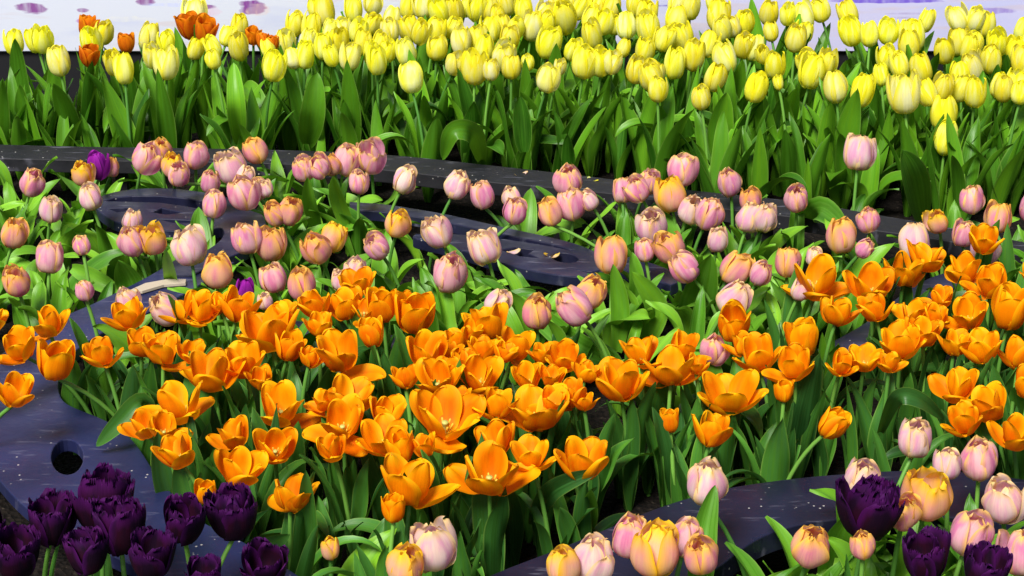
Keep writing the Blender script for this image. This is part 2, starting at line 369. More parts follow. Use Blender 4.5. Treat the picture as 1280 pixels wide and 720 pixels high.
BB = [(min(p[0] for p in b_), max(p[0] for p in b_), min(p[1] for p in b_), max(p[1] for p in b_)) for b_ in BOARDS]
def on_board(x, y, mg=.006):
    for poly, (x0, x1, y0, y1) in zip(BOARDS, BB):
        if not (x0 - mg < x < x1 + mg and y0 - mg < y < y1 + mg): continue
        ins = False; n = len(poly); j = n - 1
        for i in range(n):
            xi, yi = poly[i]; xj, yj = poly[j]
            if (yi > y) != (yj > y) and x < (xj - xi) * (y - yi) / (yj - yi) + xi: ins = not ins
            dx, dy = xj - xi, yj - yi; L2 = dx * dx + dy * dy
            if L2 > 0:
                s = max(0, min(1, ((x - xi) * dx + (y - yi) * dy) / L2))
                if (x - xi - s * dx) ** 2 + (y - yi - s * dy) ** 2 < mg * mg: return True
            j = i
        if ins: return True
    return False

# ------------------------------------------------------------------ petals, leaves, stems
def interp(keys, t):
    for (a, b_), (c, d) in zip(keys, keys[1:]):
        if t <= c:
            s = (t - a) / (c - a); s = s * s * (3 - 2 * s) * .6 + s * .4
            return b_ + (d - b_) * s
    return keys[-1][1]
PROF = {   # lean of the petal from upright, base to tip
    'egg': [(0, 82), (.14, 50), (.34, 14), (.6, -5), (.84, -20), (1, -34)],
    'tulip': [(0, 85), (.14, 56), (.34, 18), (.6, -8), (.85, -24), (1, -20)],
    'cup': [(0, 86), (.14, 58), (.34, 24), (.62, 6), (.85, 0), (1, 0)],
    'bowl': [(0, 87), (.14, 64), (.34, 35), (.62, 18), (.85, 13), (1, 14)],
}
def petal_geo(prof, Wd, p, q, rg, nu=10, nv=14, ruffle=.02, fringe=0, crease=0, rag=0):
    """one petal in bloom units (bloom about 1 wide), base at the origin, leaning to +X"""
    keys = PROF[prof]; M_ = 60; r = [0.05]; h = [0]
    for i in range(M_):
        a = R(interp(keys, (i + .5) / M_)); r.append(r[-1] + math.sin(a) / M_); h.append(h[-1] + math.cos(a) / M_)
    k = .5 / max(r)
    r = [x * k for x in r]; h = [x * k for x in h]
    ph1, ph2, ph3 = rg.uniform(0, 6), rg.uniform(0, 6), rg.uniform(0, 6)
    tooth = [rg.uniform(-1, 1) for _ in range(nu + 1)]
    vv, uu = [], []
    for j in range(nv + 1):
        t = 1 - (1 - j / nv) ** 1.7
        for i in range(nu + 1):
            s = 2 * i / nu - 1
            tt = t
            if fringe: tt = min(1.06, t * (1 + fringe * (tooth[i] * .6 + (i % 2) * .8 - .7) * t ** 12))
            if rag: tt = t * (1 + rag * (tooth[i] - .6) * t ** 5)
            tt -= ruffle * .8 * math.sin(s * 4 + ph3) * t ** 4
            f = max(0, min(1, tt)) * M_; i0 = min(M_ - 1, int(f)); fr = f - i0
            rr = r[i0] + (r[i0 + 1] - r[i0]) * fr; hh = h[i0] + (h[i0 + 1] - h[i0]) * fr
            tw = min(t, 1.0)
            wm = .6 if prof in ('bowl', 'cup') else .45
            wd = Wd * (.30 + .70 * min(1, tw / wm) ** .75) * max(0, 1 - (min(1, tt if rag else tw) ** p) * (.985 if rag else 1)) ** q
            if fringe: wd = Wd * (.3 + .7 * min(1, tw / .45) ** .7) * (1 - .45 * tw ** 7)
            Rc = max(rr, .34)
            a = s * wd / Rc
            Rr = Rc + ruffle * (math.sin(s * 5 + ph1 + t * 3) * t + .8 * math.sin(t * 7 + ph2) * s * s) - crease * math.exp(-(s / .22) ** 2) * t
            vv.append((rr - Rc + Rr * math.cos(a), Rr * math.sin(a), hh)); uu.append((i / nu, t))
    ff = []
    for j in range(nv):
        for i in range(nu):
            a = j * (nu + 1) + i; ff.append((a, a + 1, a + nu + 2, a + nu + 1))
    return vv, ff, uu
KIND = {  # profile, half width, tip shape p/q, ruffle
    'yellow': ('egg', .60, 2.5, .62, .035), 'pink': ('tulip', .60, 3.0, .58, .055), 'orange': ('bowl', .385, 4.0, .52, .035), 'ocup': ('cup', .50, 4.0, .54, .03), 'purple': ('cup', .56, 3, .5, .03)}
PET = {}
def petal_meshes(kind, mk, n=5):
    key = (kind, mk)
    if key not in PET:
        rg = random.Random(hash_s(kind + mk)); pr, wd, p, q, ru = KIND[kind]; PET[key] = []
        for i in range(n):
            if kind == 'purple': g = petal_geo(pr, wd, p, q, rg, 44, 18, ru, fringe=.11)
            else: g = petal_geo(pr, wd * rg.uniform(.92, 1.08), p * rg.uniform(.85, 1.15), q, rg, 10, 15, ru, crease=.02, rag=.018 if kind == 'pink' else 0)
            PET[key].append(new_mesh('petal', *g, M[mk]))
    return PET[key]
def hash_s(s):
    h = 7
    for ch in s: h = (h * 31 + ord(ch)) % 1000003
    return h
def lathe(prof, n=8):
    v, f = [], []
    for r_, z in prof:
        for i in range(n): a = 2 * math.pi * i / n; v.append((r_ * math.cos(a), r_ * math.sin(a), z))
    for j in range(len(prof) - 1):
        for i in range(n): f.append((j * n + i, j * n + (i + 1) % n, (j + 1) * n + (i + 1) % n, (j + 1) * n + i))
    return v, f
def heart_mesh(open_):
    """receptacle with pistil and stamens"""
    v, f = lathe([(.0, -.03), (.06, -.02), (.085, .0), (.07, .05), (.055, .12), (.06, .26), (.085, .30), (.07, .33), (0, .335)])
    mi = [0] * len(f)
    for k in range(6):
        a = k * math.pi / 3 + .3; dx, dy = math.cos(a), math.sin(a)
        sv, sf = lathe([(.012, 0), (.012, .14), (.026, .15), (.026, .30), (.0, .32)], 5); b0 = len(v)
        for (x, y, z) in sv: v.append((x + dx * (.08 + .35 * z), y + dy * (.08 + .35 * z), z))
        for q in sf: f.append(tuple(b0 + i for i in q)); mi.append(1)
    v = [(x * .72, y * .72, z * .72) for x, y, z in v]
    me = new_mesh('bloom', v, f, None, M['pistil']); me.materials.append(M['pollen'])
    me.polygons.foreach_set('material_index', mi); return me
HEART = heart_mesh(True)
BLOOM = {}
def bloom_meshes(kind, mk, n=14):
    """whole blooms (small ones far back): six petals in one mesh"""
    key = (kind, mk)
    if key not in BLOOM:
        rg = random.Random(hash_s('b' + kind + mk)); BLOOM[key] = []
        pr, wd, p, q, ru = KIND[kind]
        for i in range(n):
            V, Fc, U = [], [], []
            opn = 0 if i < n - 4 else (4 if i < n - 2 else 9)
            for k in range(6):
                g = petal_geo(pr, wd * rg.uniform(.9, 1.08), p * rg.uniform(.8, 1.2), q, rg, 8, 11, ru, crease=.02)
                inner = k % 2
                mt = Matrix.Rotation(k * math.pi / 3 + rg.uniform(-.12, .12), 4, 'Z') @ Matrix.Rotation(R(rg.uniform(-4, 6) + opn * (rg.random() + .3) - inner * 3), 4, 'Y') @ Matrix.Scale((.93 if inner else 1) * rg.uniform(.96, 1.04), 4)
                b0 = len(V); V += [tuple(mt @ Vector(x)) for x in g[0]]; Fc += [tuple(b0 + i_ for i_ in fc) for fc in g[1]]; U += g[2]
            BLOOM[key].append(new_mesh('bloom', V, Fc, U, M[mk]))
    return BLOOM[key]
LEAF, LEAFC = {}, {}
def leaf_meshes(style, n=12):
    """a blade along a bending midrib: channelled, twisted and waved; base at the origin, falling towards +X"""
    if style in LEAF: return LEAF[style]
    rg = random.Random(hash_s('leaf' + style)); LEAF[style] = []
    for i in range(n):
        if style == 'leaf_pink': L, Wd, a0, a1 = rg.uniform(.17, .25), rg.uniform(.018, .034), rg.uniform(6, 24), rg.uniform(25, 110)
        elif style == 'leaf_orange': L, Wd, a0, a1 = rg.uniform(.18, .26), rg.uniform(.012, .023), rg.uniform(2, 12), rg.uniform(6, 50)
        else: L, Wd, a0, a1 = rg.uniform(.20, .28), rg.uniform(.019, .032), rg.uniform(3, 14), rg.uniform(8, 48)
        if i >= n - 2: a1 = rg.uniform(110, 160)
        pw = rg.uniform(1.3, 3.0); tw = rg.uniform(-.7, .7); fold = rg.uniform(.35, 1.0); wv = rg.uniform(.0, .10); wf = rg.uniform(7, 13); ph = rg.uniform(0, 6); lat = rg.uniform(-.25, .25)
        nv, nu = 20, 6; P = Vector((0, 0, 0)); vv, uu, cl = [], [], []
        for j in range(nv + 1):
            t = j / nv; a = R(a0 + (a1 - a0) * t ** pw)
            d = Vector((math.sin(a), lat * t, math.cos(a))).normalized()
            side = Vector((0, 1, 0)).cross(d).normalized()            # blade normal
            if side.x > 0 and a < 1.57: pass
            yb = d.cross(side).normalized()
            q = Matrix.Rotation(tw * t, 3, d); nrm, acr = q @ side, q @ yb
            wd = Wd * ((.35 + .65 * math.sin(min(1, t / .42) * math.pi / 2)) if t < .42 else max(0, 1 - ((t - .42) / .58) ** 2.1) ** .85)
            fo = fold * (1 - .55 * t)
            for i_ in range(nu + 1):
                s = 2 * i_ / nu - 1
                lift = -(abs(s) ** 1.4) * wd * fo + wv * Wd * 3 * math.sin(t * wf + ph + (1.3 if s > 0 else 0)) * s * s
                vv.append(P + acr * (s * wd * (1 - .25 * fo)) + nrm * lift); uu.append((i_ / nu, t))
            cl.append(P.copy()); P = P + d * (L / nv)
        ff = []
        for j in range(nv):
            for i_ in range(nu):
                a = j * (nu + 1) + i_; ff.append((a, a + 1, a + nu + 2, a + nu + 1))
        me = new_mesh('leaf', vv, ff, uu, M[style]); LEAF[style].append(me); LEAFC[me.name] = cl
    return LEAF[style]
def stem_mesh(p0, p1, p2, r0, r1, n=9, k=6):
    v, f = [], []
    for j in range(n + 1):
        t = j / n; P = p0 * (1 - t) ** 2 + p1 * 2 * t * (1 - t) + p2 * t * t
        d = ((p1 - p0) * (1 - t) + (p2 - p1) * t).normalized(); a = d.cross(Vector((1, 0, .01))).normalized(); b_ = d.cross(a)
        r_ = r0 + (r1 - r0) * t
        for i in range(k): an = 2 * math.pi * i / k; v.append(P + a * r_ * math.cos(an) + b_ * r_ * math.sin(an))
    for j in range(n):
        for i in range(k): f.append((j * k + i, j * k + (i + 1) % k, (j + 1) * k + (i + 1) % k, (j + 1) * k + i))
    return new_mesh('stem', v, f, None, M['stem'])
def place_leaf(root, base, style, size, rz, tries=9, rg=rnd):
    ms = leaf_meshes(style)
    for k in range(tries):
        me = rg.choice(ms); a = rz + rg.uniform(-.6, .6) + k * .7
        sc = size * rg.uniform(.85, 1.12); off = Vector((math.cos(a), math.sin(a), 0)) * .006
        mt = Matrix.Rotation(a, 3, 'Z'); ok = True
        for p in LEAFC[me.name]:
            q = base + off + mt @ (p * sc)
            if .06 < q.z < .155 and on_board(q.x, q.y, .012): ok = False; break
            if q.y > PY - .02: ok = False; break
        if ok:
            o = obj('leaf', me, root, off); o.rotation_euler = (0, 0, a); o.scale = (sc, sc * rg.uniform(.85, 1.2), sc); return o
PLANTS = []
SORT = {'yellow': 'yellow_tulip', 'yellow_pale': 'yellow_tulip', 'orange': 'orange_tulip', 'rust': 'orange_tulip', 'pink': 'pink_tulip', 'apricot': 'pink_tulip', 'pale': 'pink_tulip', 'flushed': 'pink_tulip', 'magenta': 'magenta_tulip', 'purple': 'purple_tulip'}
def tulip(px, py, wpx, z, kind, mk, leafstyle, nleaf, group, bed, words, tilt=None, opened=0, whole=False, leafsize=1.0, low=False):
    rg = rnd
    P = at(px, py, z); d = wpx / ppm(P)
    prof = KIND[kind][0]; H = {'egg': 1.28, 'tulip': 1.12, 'cup': 1.0, 'bowl': .80}[prof] * d
    if tilt is None: tilt = (rg.gauss(0, 7), rg.gauss(0, 7))
    ax = Vector((math.sin(R(tilt[0])), -math.sin(R(tilt[1])), 1)).normalized()
    top = P - ax * (H * .5)                                      # where the stem meets the bloom
    # a rooting place in open soil
    base = None
    bx, by = top.x - ax.x * top.z * .6 + rg.uniform(-.012, .012), top.y - ax.y * top.z * .6 + rg.uniform(-.012, .012)
    for rad in (0, .02, .04, .06, .085, .11, .14, .17, .2, .25, .3):
        for k in range(1 if rad == 0 else 14):
            a = rg.uniform(0, 6.28); x, y = bx + rad * math.cos(a), by + rad * math.sin(a)
            bad = y > PY - .03
            if not bad:
                for s in (0, .2, .4, .6, .8, 1):
                    zz = top.z * (.0 + s)
                    q = Vector((x, y, 0)) * (1 - s) ** 2 + Vector((x + (top.x - x) * .15, y + (top.y - y) * .15, top.z * .62)) * 2 * s * (1 - s) + top * s * s
                    if q.z < .15 and on_board(q.x, q.y, .007): bad = True; break
            if not bad: base = Vector((x, y, 0)); break
        if base: break
    if base is None: base = Vector((bx, by, 0))
    root = obj(SORT[mk], None, None, base)
    lt = top - base
    obj('stem', stem_mesh(Vector((0, 0, -.01)), Vector((lt.x * .15, lt.y * .15, lt.z * .62)), lt, .0042 if kind != 'yellow' else .0036, .0032), root)
    q = ax.to_track_quat('Z', 'Y').to_matrix().to_4x4() @ Matrix.Rotation(rg.uniform(0, 6.28), 4, 'Z')
    if whole:
        ms = bloom_meshes(kind, mk); b_ = obj('bloom', ms[rg.randrange(len(ms) - 2)] if not opened else rg.choice(ms[-2:]), root)
        b_.matrix_local = Matrix.Translation(lt) @ q @ Matrix.Diagonal((d, d * rg.uniform(.92, 1.05), d * rg.uniform(.88, 1.12), 1))
    else:
        b_ = obj('bloom', HEART, root); b_.matrix_local = Matrix.Translation(lt) @ q @ Matrix.Scale(d, 4)
        ms = petal_meshes(kind, mk); npet = 6
        if kind == 'purple': npet = 6 if d < .058 or rg.random() < .5 else 9
        for k in range(npet):
            inner = k % 2
            if kind == 'orange': ti = rg.gauss(1, 7) + (-9 if inner else 6) + opened * rg.uniform(0, 14) + (rg.uniform(18, 46) if rg.random() < .24 and not inner else 0)
            elif kind == 'ocup': ti = rg.gauss(-3, 4) + (-4 if inner else 2)
            elif kind == 'purple': ti = rg.gauss(4, 5) - 9 * (k // 3)
            else: ti = rg.gauss(0, 3.0) + (-7 if inner else 0) + opened * rg.uniform(2, 12) + (rg.uniform(6, 16) if rg.random() < .07 else 0)
            sc = (.94 if inner else 1) * rg.uniform(.95, 1.05)
            pe_ = obj('petal', rg.choice(ms), b_)
            pe_.matrix_local = Matrix.Rotation(k * math.pi / 3 + (k // 6) * .5 + rg.uniform(-.13, .13), 4, 'Z') @ Matrix.Rotation(R(ti), 4, 'Y') @ Matrix.Diagonal((sc, sc, sc * (.90 if kind == 'pink' else 1), 1))
    a0 = rg.uniform(0, 6.28)
    for k in range(nleaf): place_leaf(root, base, leafstyle, leafsize, a0 + k * 6.28 / max(1, nleaf), rg=rg)
    PLANTS.append(dict(o=root, x=px, y=py, bed=bed, words=words, group=group, cat='tulip'))
    return root
def leafy(px, py, style, n, bed, size=1.0, rz=None):
    """a tulip plant without a bloom"""
    b_ = at(px, py, .0); 
    if on_board(b_.x, b_.y, .01) or b_.y > PY - .05: return
    root = obj('tulip_plant', None, None, b_); a0 = rnd.uniform(0, 6.28) if rz is None else rz
    got = [place_leaf(root, b_, style, size, a0 + k * 6.28 / n) for k in range(n)]
    if not any(got): bpy.data.objects.remove(root); return
    PLANTS.append(dict(o=root, x=px, y=py, bed=bed, words='leaf-only tulip', group=bed + ' plants without a bloom', cat='tulip plant'))

# ------------------------------------------------------------------ yellow tulips behind the long board
Y = [(130,41,24),(114,53,29),(143,80,24),(155,88,27),(186,49,24),(208,54,22),(190,72,24),(208,81,30,1),(243,18,28),(244,61,24),(267,60,22),(266,74,20),
 (285,45,22),(299,32,26),(299,61,27),(342,83,31),(368,32,22),(358,54,27),(389,37,24),(406,15,28),(395,11,20),(413,36,22),(428,34,22),(442,14,22),(466,4,24),
 (382,71,25),(367,72,22),(385,50,22),(403,60,24),(414,72,20),(424,54,24),(438,71,27),(448,40,27),(464,30,22),(490,23,23),(512,9,23),(528,8,23),(469,32,20),(488,40,22),
 (512,35,26),(525,42,22),(471,78,27),(464,68,24),(485,64,24),(507,66,27),(476,56,22),(513,96,31),(547,60,27),(545,38,28),(549,16,26),(568,14,26),(567,36,24),(577,53,25),(570,80,23),
 (593,86,31,1),(582,10,20),(599,49,26),(598,12,26),(611,11,26),(632,5,25),(613,38,25),(622,20,22),(628,35,24),(645,35,22),(606,63,24),(614,88,22),(631,70,30),(637,50,24),(640,84,22),
 (655,14,24),(665,35,24),(682,15,24),(683,30,22),(686,55,29),(686,98,30),(705,25,31),(696,4,22),(712,3,22),(725,12,22),(741,12,22),(751,8,22),(764,10,24),(737,24,20),
 (740,46,29),(755,30,22),(716,63,22),(731,78,31),(752,79,26),(766,80,22),(768,30,22),(783,33,27),(795,5,25),(808,17,26),(811,37,29),(827,50,23),(806,62,24),(797,88,26),(813,95,30),(822,112,27),
 (846,7,22),(863,10,25),(893,3,24),(846,24,28),(832,50,23),(850,46,30),(899,22,28),(903,38,26),(915,33,24),(930,28,25),(962,18,24),(964,40,20),(886,54,27),(867,72,27),(843,82,29),(821,92,22),
 (907,73,29),(894,98,29),(930,58,27),(942,60,24),(954,68,20),(945,110,29),(968,83,26),(973,104,14),(995,48,28),(1004,22,26),(1024,13,25),(1060,18,27),(1063,40,29),(1087,44,23),(1110,40,25),(1157,27,22),
 (1141,45,31),(1136,58,28),(1180,65,26),(1108,73,24),(1125,82,26),(1152,88,26),(1010,78,25),(1015,92,29),(1034,80,26),(1044,110,31),(1077,116,29),(1101,95,20),(1131,119,35,1),(1159,116,25),(1178,112,26),
 (1180,142,34),(1182,176,28),(876,122,27),(660,78,18),(700,85,16),(1005,40,22),(455,55,22),(335,60,20),(985,20,20),(780,60,18)]
ry = random.Random(5)
for x in range(-60, 96, 13):
    if ry.random() < .62: Y.append((x + ry.uniform(-5, 5), ry.choice([42, 52, 66, 82]) + ry.uniform(-6, 6), 26))
for x in range(1196, 1340, 12):
    for yy in (30, 58, 84, 112):
        if ry.random() < .62: Y.append((x + ry.uniform(-5, 5), yy + ry.uniform(-9, 9), 26))
for e in Y:
    x, y, wp = e[:3]; op = len(e) > 3
    pale = rnd.random() < .22
    z = .272 + rnd.uniform(-.006, .006) + (.01 if y < 25 else 0)
    if y > 128: z = .235
    if y > 160: z = .19
    tulip(x, y, wp * rnd.uniform(.92, 1.08), z, 'yellow', 'yellow_pale' if pale else 'yellow', 'leaf_yellow', 3 if y < 70 else 4, 'yellow tulips in the back bed', 'yellow bed',
          ('part-open ' if op else '') + ('pale creamy yellow tulip' if pale else 'bright yellow tulip'), opened=1 if op else 0, whole=True, tilt=(rnd.gauss(0, 10), rnd.gauss(2, 9)))
for (x, y, wp, op) in ((112,71,25,0),(109,34,24,0),(158,55,21,0),(235,34,29,1),(257,40,29,0),(316,46,20,0),(329,52,18,0),(341,54,16,0)):
    tulip(x, y, wp * 1.05, .275, 'ocup', 'rust', 'leaf_yellow', 3, 'stray orange tulips in the yellow bed', 'yellow bed', 'stray rust orange tulip')

# ------------------------------------------------------------------ pink tulips round the boards
PK = [(183,198,35,'p'),(202,187,26,'a'),(104,217,29,'f'),(139,209,22,'a'),(113,247,30,'w'),(245,194,33,'p'),(216,208,29,'f'),(224,218,29,'p'),(289,208,38,'w',1),(319,188,31,'a'),
 (263,227,27,'p'),(305,242,37,'p'),(323,236,26,'p'),(268,256,31,'p'),(331,236,20,'w'),(307,220,22,'w'),(166,276,26,'w'),(165,302,35,'p'),(191,299,34,'f',1),(236,308,43,'w',1),(272,339,40,'a'),
 (308,298,35,'p'),(338,305,39,'a'),(363,264,33,'a'),(343,268,29,'a'),(342,348,33,'p'),(377,356,37,'a'),(395,310,36,'a'),(418,297,33,'f'),(380,211,29,'p'),(399,208,28,'p'),(414,207,24,'a'),(433,200,36,'p'),
 (462,195,36,'p',1),(449,228,27,'p'),(102,307,22,'p'),(106,363,24,'p'),(160,376,30,'w'),(207,386,40,'w'),(331,377,20,'w'),(425,350,24,'w'),(445,336,28,'w'),(470,308,32,'p'),(507,226,31,'w'),
 (571,231,33,'w'),(602,244,32,'p'),(497,279,32,'f'),(546,290,37,'w'),(604,309,40,'w'),(562,341,46,'p'),(640,247,24,'w'),(644,264,31,'p'),(711,226,36,'p'),(687,266,31,'a'),(715,256,35,'p'),(735,250,24,'w'),
 (766,319,42,'a'),(622,379,32,'w'),(671,391,39,'a'),(717,384,44,'p'),(740,366,38,'a'),(778,238,28,'p'),(797,236,30,'p'),(811,228,30,'p'),(854,212,37,'p',1),(838,243,40,'f'),(814,282,40,'w'),(911,229,31,'p'),
 (865,262,34,'w'),(887,268,37,'p'),(938,250,28,'a'),(937,272,34,'w'),(955,272,34,'w'),(996,249,31,'p'),(1074,191,40,'w'),(1052,295,40,'a'),(1086,275,29,'p'),(1081,311,23,'p'),(1143,302,42,'w'),(806,313,26,'p'),
 (836,308,36,'a'),(856,334,37,'p'),(897,300,28,'w'),(920,336,38,'a'),(951,342,29,'p'),(984,328,34,'a'),(918,374,42,'w'),(1018,322,22,'w'),(1000,362,24,'w'),(892,437,33,'p'),(1172,277,28,'f'),
 (40,228,32,'p'),(64,262,30,'w'),(18,292,34,'a'),(62,322,36,'p'),(-20,250,32,'p'),(-35,310,34,'w'),(20,352,34,'a'),(1215,250,32,'p'),(1248,272,34,'a'),(1230,310,36,'w'),(1290,262,32,'p'),(1310,310,34,'p'),(1205,292,30,'p')]
PK2 = [(540,683,57,'w'),(508,708,46,'f'),(883,604,50,'w'),(788,670,46,'p'),(822,688,56,'f'),(858,673,40,'p'),(876,695,42,'a'),(742,698,50,'w'),(703,708,42,'f'),(1145,548,43,'w'),(1077,598,44,'w'),(1014,683,48,'a'),
 (1160,619,54,'f',1),(1130,640,40,'a'),(1184,580,34,'w'),(1078,682,30,'a'),(1225,575,46,'p'),(1255,625,50,'w'),(1215,668,50,'p'),(1280,690,52,'p')]
NM = {'p': ('pink', 'rosy pink tulip'), 'a': ('apricot', 'apricot-flushed pink tulip'), 'w': ('pale', 'pale blush pink tulip'), 'f': ('flushed', 'yellow-flushed apricot tulip')}
LEAN = {(1074,191): (6,-16), (319,188): (-24, 4), (289,208): (-16, 6), (604,309): (-20, 2), (717,384): (-48, 10), (740,366): (18, 22), (622,379): (38, 10), (470,308): (-34, 12), (856,334): (-42, 8), (865,262): (14, 20), (887,268): (20, 8), (562,341): (6, 12),
        (918,374): (34, 14), (207,386): (-40, 16), (395,310): (-20, 22), (418,297): (22, -8), (1081,311): (40, 20), (363,264): (18, 10), (343,268): (-26, 14), (735,250): (-40, 0), (224,218): (4, 24), (216,208): (0, 16), (836,308): (-22, 10), (1014,683): (4, 18), (497,279): (8, 14)}
for e in PK:
    x, y, wp, ty = e[:4]; mk, wd = NM[ty]
    z = .198 + rnd.uniform(-.012, .012) + (.012 if y > 360 else 0)
    if y == 191: z = .235
    tulip(x, y, wp * .97, z, 'pink', mk, 'leaf_pink', 3, 'pink tulips round the scroll boards', 'pink bed', ('half-open ' if len(e) > 4 else '') + wd, tilt=LEAN.get((x, y)) or (rnd.gauss(0, 11), rnd.gauss(4, 10)), opened=1 if len(e) > 4 else 0, leafsize=.82)
for e in PK2:
    x, y, wp, ty = e[:4]; mk, wd = NM[ty]
    tulip(x, y, wp * 1.02, .245 + rnd.uniform(-.008, .008), 'pink', mk, 'leaf_pink', 3, 'pink tulips in the front bed', 'front bed', wd, tilt=LEAN.get((x, y)) or (rnd.gauss(0, 7), rnd.gauss(4, 7)), opened=1 if len(e) > 4 else 0, leafsize=.85)
tulip(123, 208, 27, .198, 'yellow', 'magenta', 'leaf_pink', 2, 'magenta tulips', 'pink bed', 'closed magenta tulip', tilt=(4, 3))
tulip(307, 364, 22, .185, 'yellow', 'magenta', 'leaf_pink', 2, 'magenta tulips', 'pink bed', 'small magenta tulip half hidden by orange ones', tilt=(4, 3))

# ------------------------------------------------------------------ orange tulips
OR = [(159,392,52,1),(126,440,50),(178,428,48),(205,434,56,1),(253,384,52),(300,381,58),(333,408,80,1),(357,390,40),(362,434,36,'c'),(265,462,70,1),(305,450,58),(222,498,72,1),(325,472,38),(350,505,66),(180,530,48),
 (221,563,56),(205,534,46),(292,542,50),(300,585,64),(258,617,30,'c'),(392,381,48),(432,380,54),(425,440,68),(446,352,50),(388,446,34),(438,492,66,1),(427,525,66,1),(344,558,56),(365,617,62),(415,560,42),(478,384,40,'c'),
 (520,395,50,'c'),(465,418,34,'c'),(507,376,36),(610,402,60),(570,422,40),(603,435,44),(648,430,56),(678,440,36),(706,446,48),(535,440,58),(545,472,60),(600,470,58),(660,470,44),(622,503,50),(557,517,84,1),(672,508,78,1),
 (712,492,48),(774,476,70),(735,465,36),(480,545,62,1),(485,515,50),(517,600,84,1),(612,585,84,1),(620,548,58),(662,566,54,1),(730,574,70),(530,557,38),(492,637,34,'c'),(917,407,46,'c'),(855,432,48),(838,455,68,1),(800,436,50),
 (945,442,60),(993,455,54),(1005,424,44),(915,488,74,1),(837,527,29,'c'),(890,537,58),(1040,532,38,'c'),(980,490,26,'c'),(1052,455,38),(1080,447,46),(1127,427,60),(1155,415,50),(1092,385,46),(1048,388,50),(1140,390,44),
 (1175,370,36),(1024,344,68),(1089,354,60),(1132,336,58),(1158,318,52),(1170,394,40),(1112,452,34),(455,386,36),(560,438,36),(590,412,36),(632,440,36),(690,470,36),(575,495,34),(470,372,34),(275,378,36),(228,386,38),(870,455,34),
 (60,402,50),(24,432,52),(70,452,50),(-15,400,50),(-30,455,52),(20,488,54),(1205,334,54),(1240,352,54),(1210,392,54),(1262,388,52),(1225,432,58),(1275,440,54),(1195,428,44),(1300,345,52),(1290,480,56),(1230,300,48),(1195,480,56),(1235,505,58),(1270,540,58),(1310,420,52),(1330,385,52),(1205,525,50),(1315,300,50),(1330,500,56),(-45,390,52),(585,450,40),(690,500,40),(505,470,40),(405,500,36),(560,460,40),(500,560,40),(930,430,40),(400,405,40),(240,440,36),(730,500,34)]
for e in OR:
    x, y, wp = e[:3]; f = e[3] if len(e) > 3 else 0
    cup = f == 'c' or (f == 0 and wp < 54 and rnd.random() < .14)
    z = .236 + rnd.uniform(-.008, .008)
    if (x, y) == (1040, 532): z = .2
    if x > 800 and y > 480: z = .225
    if (x, y) in ((258, 617), (492, 637)): z = .22
    tulip(x, y, wp * (.96 if cup else .91), z, 'ocup' if cup else 'orange', 'orange', 'leaf_orange', 4, 'orange tulips in the middle bed', 'orange bed',
          'cupped orange tulip' if cup else ('wide-open orange tulip' if f == 1 else 'open orange tulip'), opened=1 if f == 1 else 0, tilt=(40, 10) if (x, y) == (1040, 532) else (rnd.gauss(0, 9), rnd.gauss(3, 8)), leafsize=.95)
tulip(413, 686, 22, .17, 'yellow', 'flushed', 'leaf_pink', 3, None, 'front bed', 'small closed yellow-orange tulip bud among fresh leaves', tilt=(0, 4), leafsize=.8)

# ------------------------------------------------------------------ dark purple fringed tulips in the corners
for (x, y, wp) in ((128,630,70),(150,662,62),(229,655,52),(291,645,58),(192,697,54),(106,692,50),(256,722,40),(332,711,50),(64,655,56),(20,694,56),(-25,665,56),(1090,640,70),(1156,700,54),(1232,716,54)):
    tulip(x, y, wp * 1.0, .262 + rnd.uniform(-.008, .008), 'purple', 'purple', 'leaf_purple', 3, 'dark purple fringed tulips', 'front bed', 'dark purple fringed tulip', tilt=(rnd.gauss(0, 8), rnd.gauss(2, 6)), leafsize=.8)

# ------------------------------------------------------------------ plants in leaf only
rl = random.Random(11)
for i in range(34): leafy(rl.uniform(880, 1200), rl.uniform(215, 292), 'leaf_yellow', 4, 'yellow bed', rl.uniform(.75, 1))
for i in range(70): leafy(rl.uniform(90, 1200), rl.uniform(190, 250), 'leaf_yellow', 3, 'yellow bed', rl.uniform(.6, .9))
for i in range(62): leafy(rl.uniform(60, 1230), rl.uniform(390, 490), 'leaf_pink', 3, 'pink bed', rl.uniform(.6, .95))
for i in range(50): leafy(rl.uniform(170, 1230), rl.uniform(520, 710), rl.choice(['leaf_orange', 'leaf_orange', 'leaf_yellow']), 3, 'orange bed', rl.uniform(.6, .95))
for i in range(22): leafy(rl.uniform(300, 640), rl.uniform(730, 860), 'leaf_orange', 3, 'front bed', rl.uniform(.6, .8))
for i in range(26): leafy(rl.uniform(880, 1250), rl.uniform(740, 860), 'leaf_pink', 3, 'front bed', rl.uniform(.65, .9))

for i in range(16): leafy(rl.uniform(-70, 90), rl.uniform(170, 240), 'leaf_yellow', 4, 'yellow bed', rl.uniform(.7, 1))
for i in range(26): leafy(rl.uniform(1190, 1350), rl.uniform(200, 300), 'leaf_yellow', 4, 'yellow bed', rl.uniform(.7, 1))
for i in range(18): leafy(rl.uniform(1190, 1340), rl.uniform(360, 430), 'leaf_pink', 4, 'pink bed', rl.uniform(.6, .95))
for i in range(22): leafy(rl.uniform(1190, 1340), rl.uniform(430, 660), 'leaf_orange', 4, 'orange bed', rl.uniform(.7, 1))
for i in range(16): leafy(rl.uniform(175, 330), rl.uniform(600, 700), 'leaf_orange', 4, 'orange bed', rl.uniform(.7, .95))
for i in range(14): leafy(rl.uniform(-60, 90), rl.uniform(300, 400), 'leaf_pink', 3, 'pink bed', rl.uniform(.6, .9))

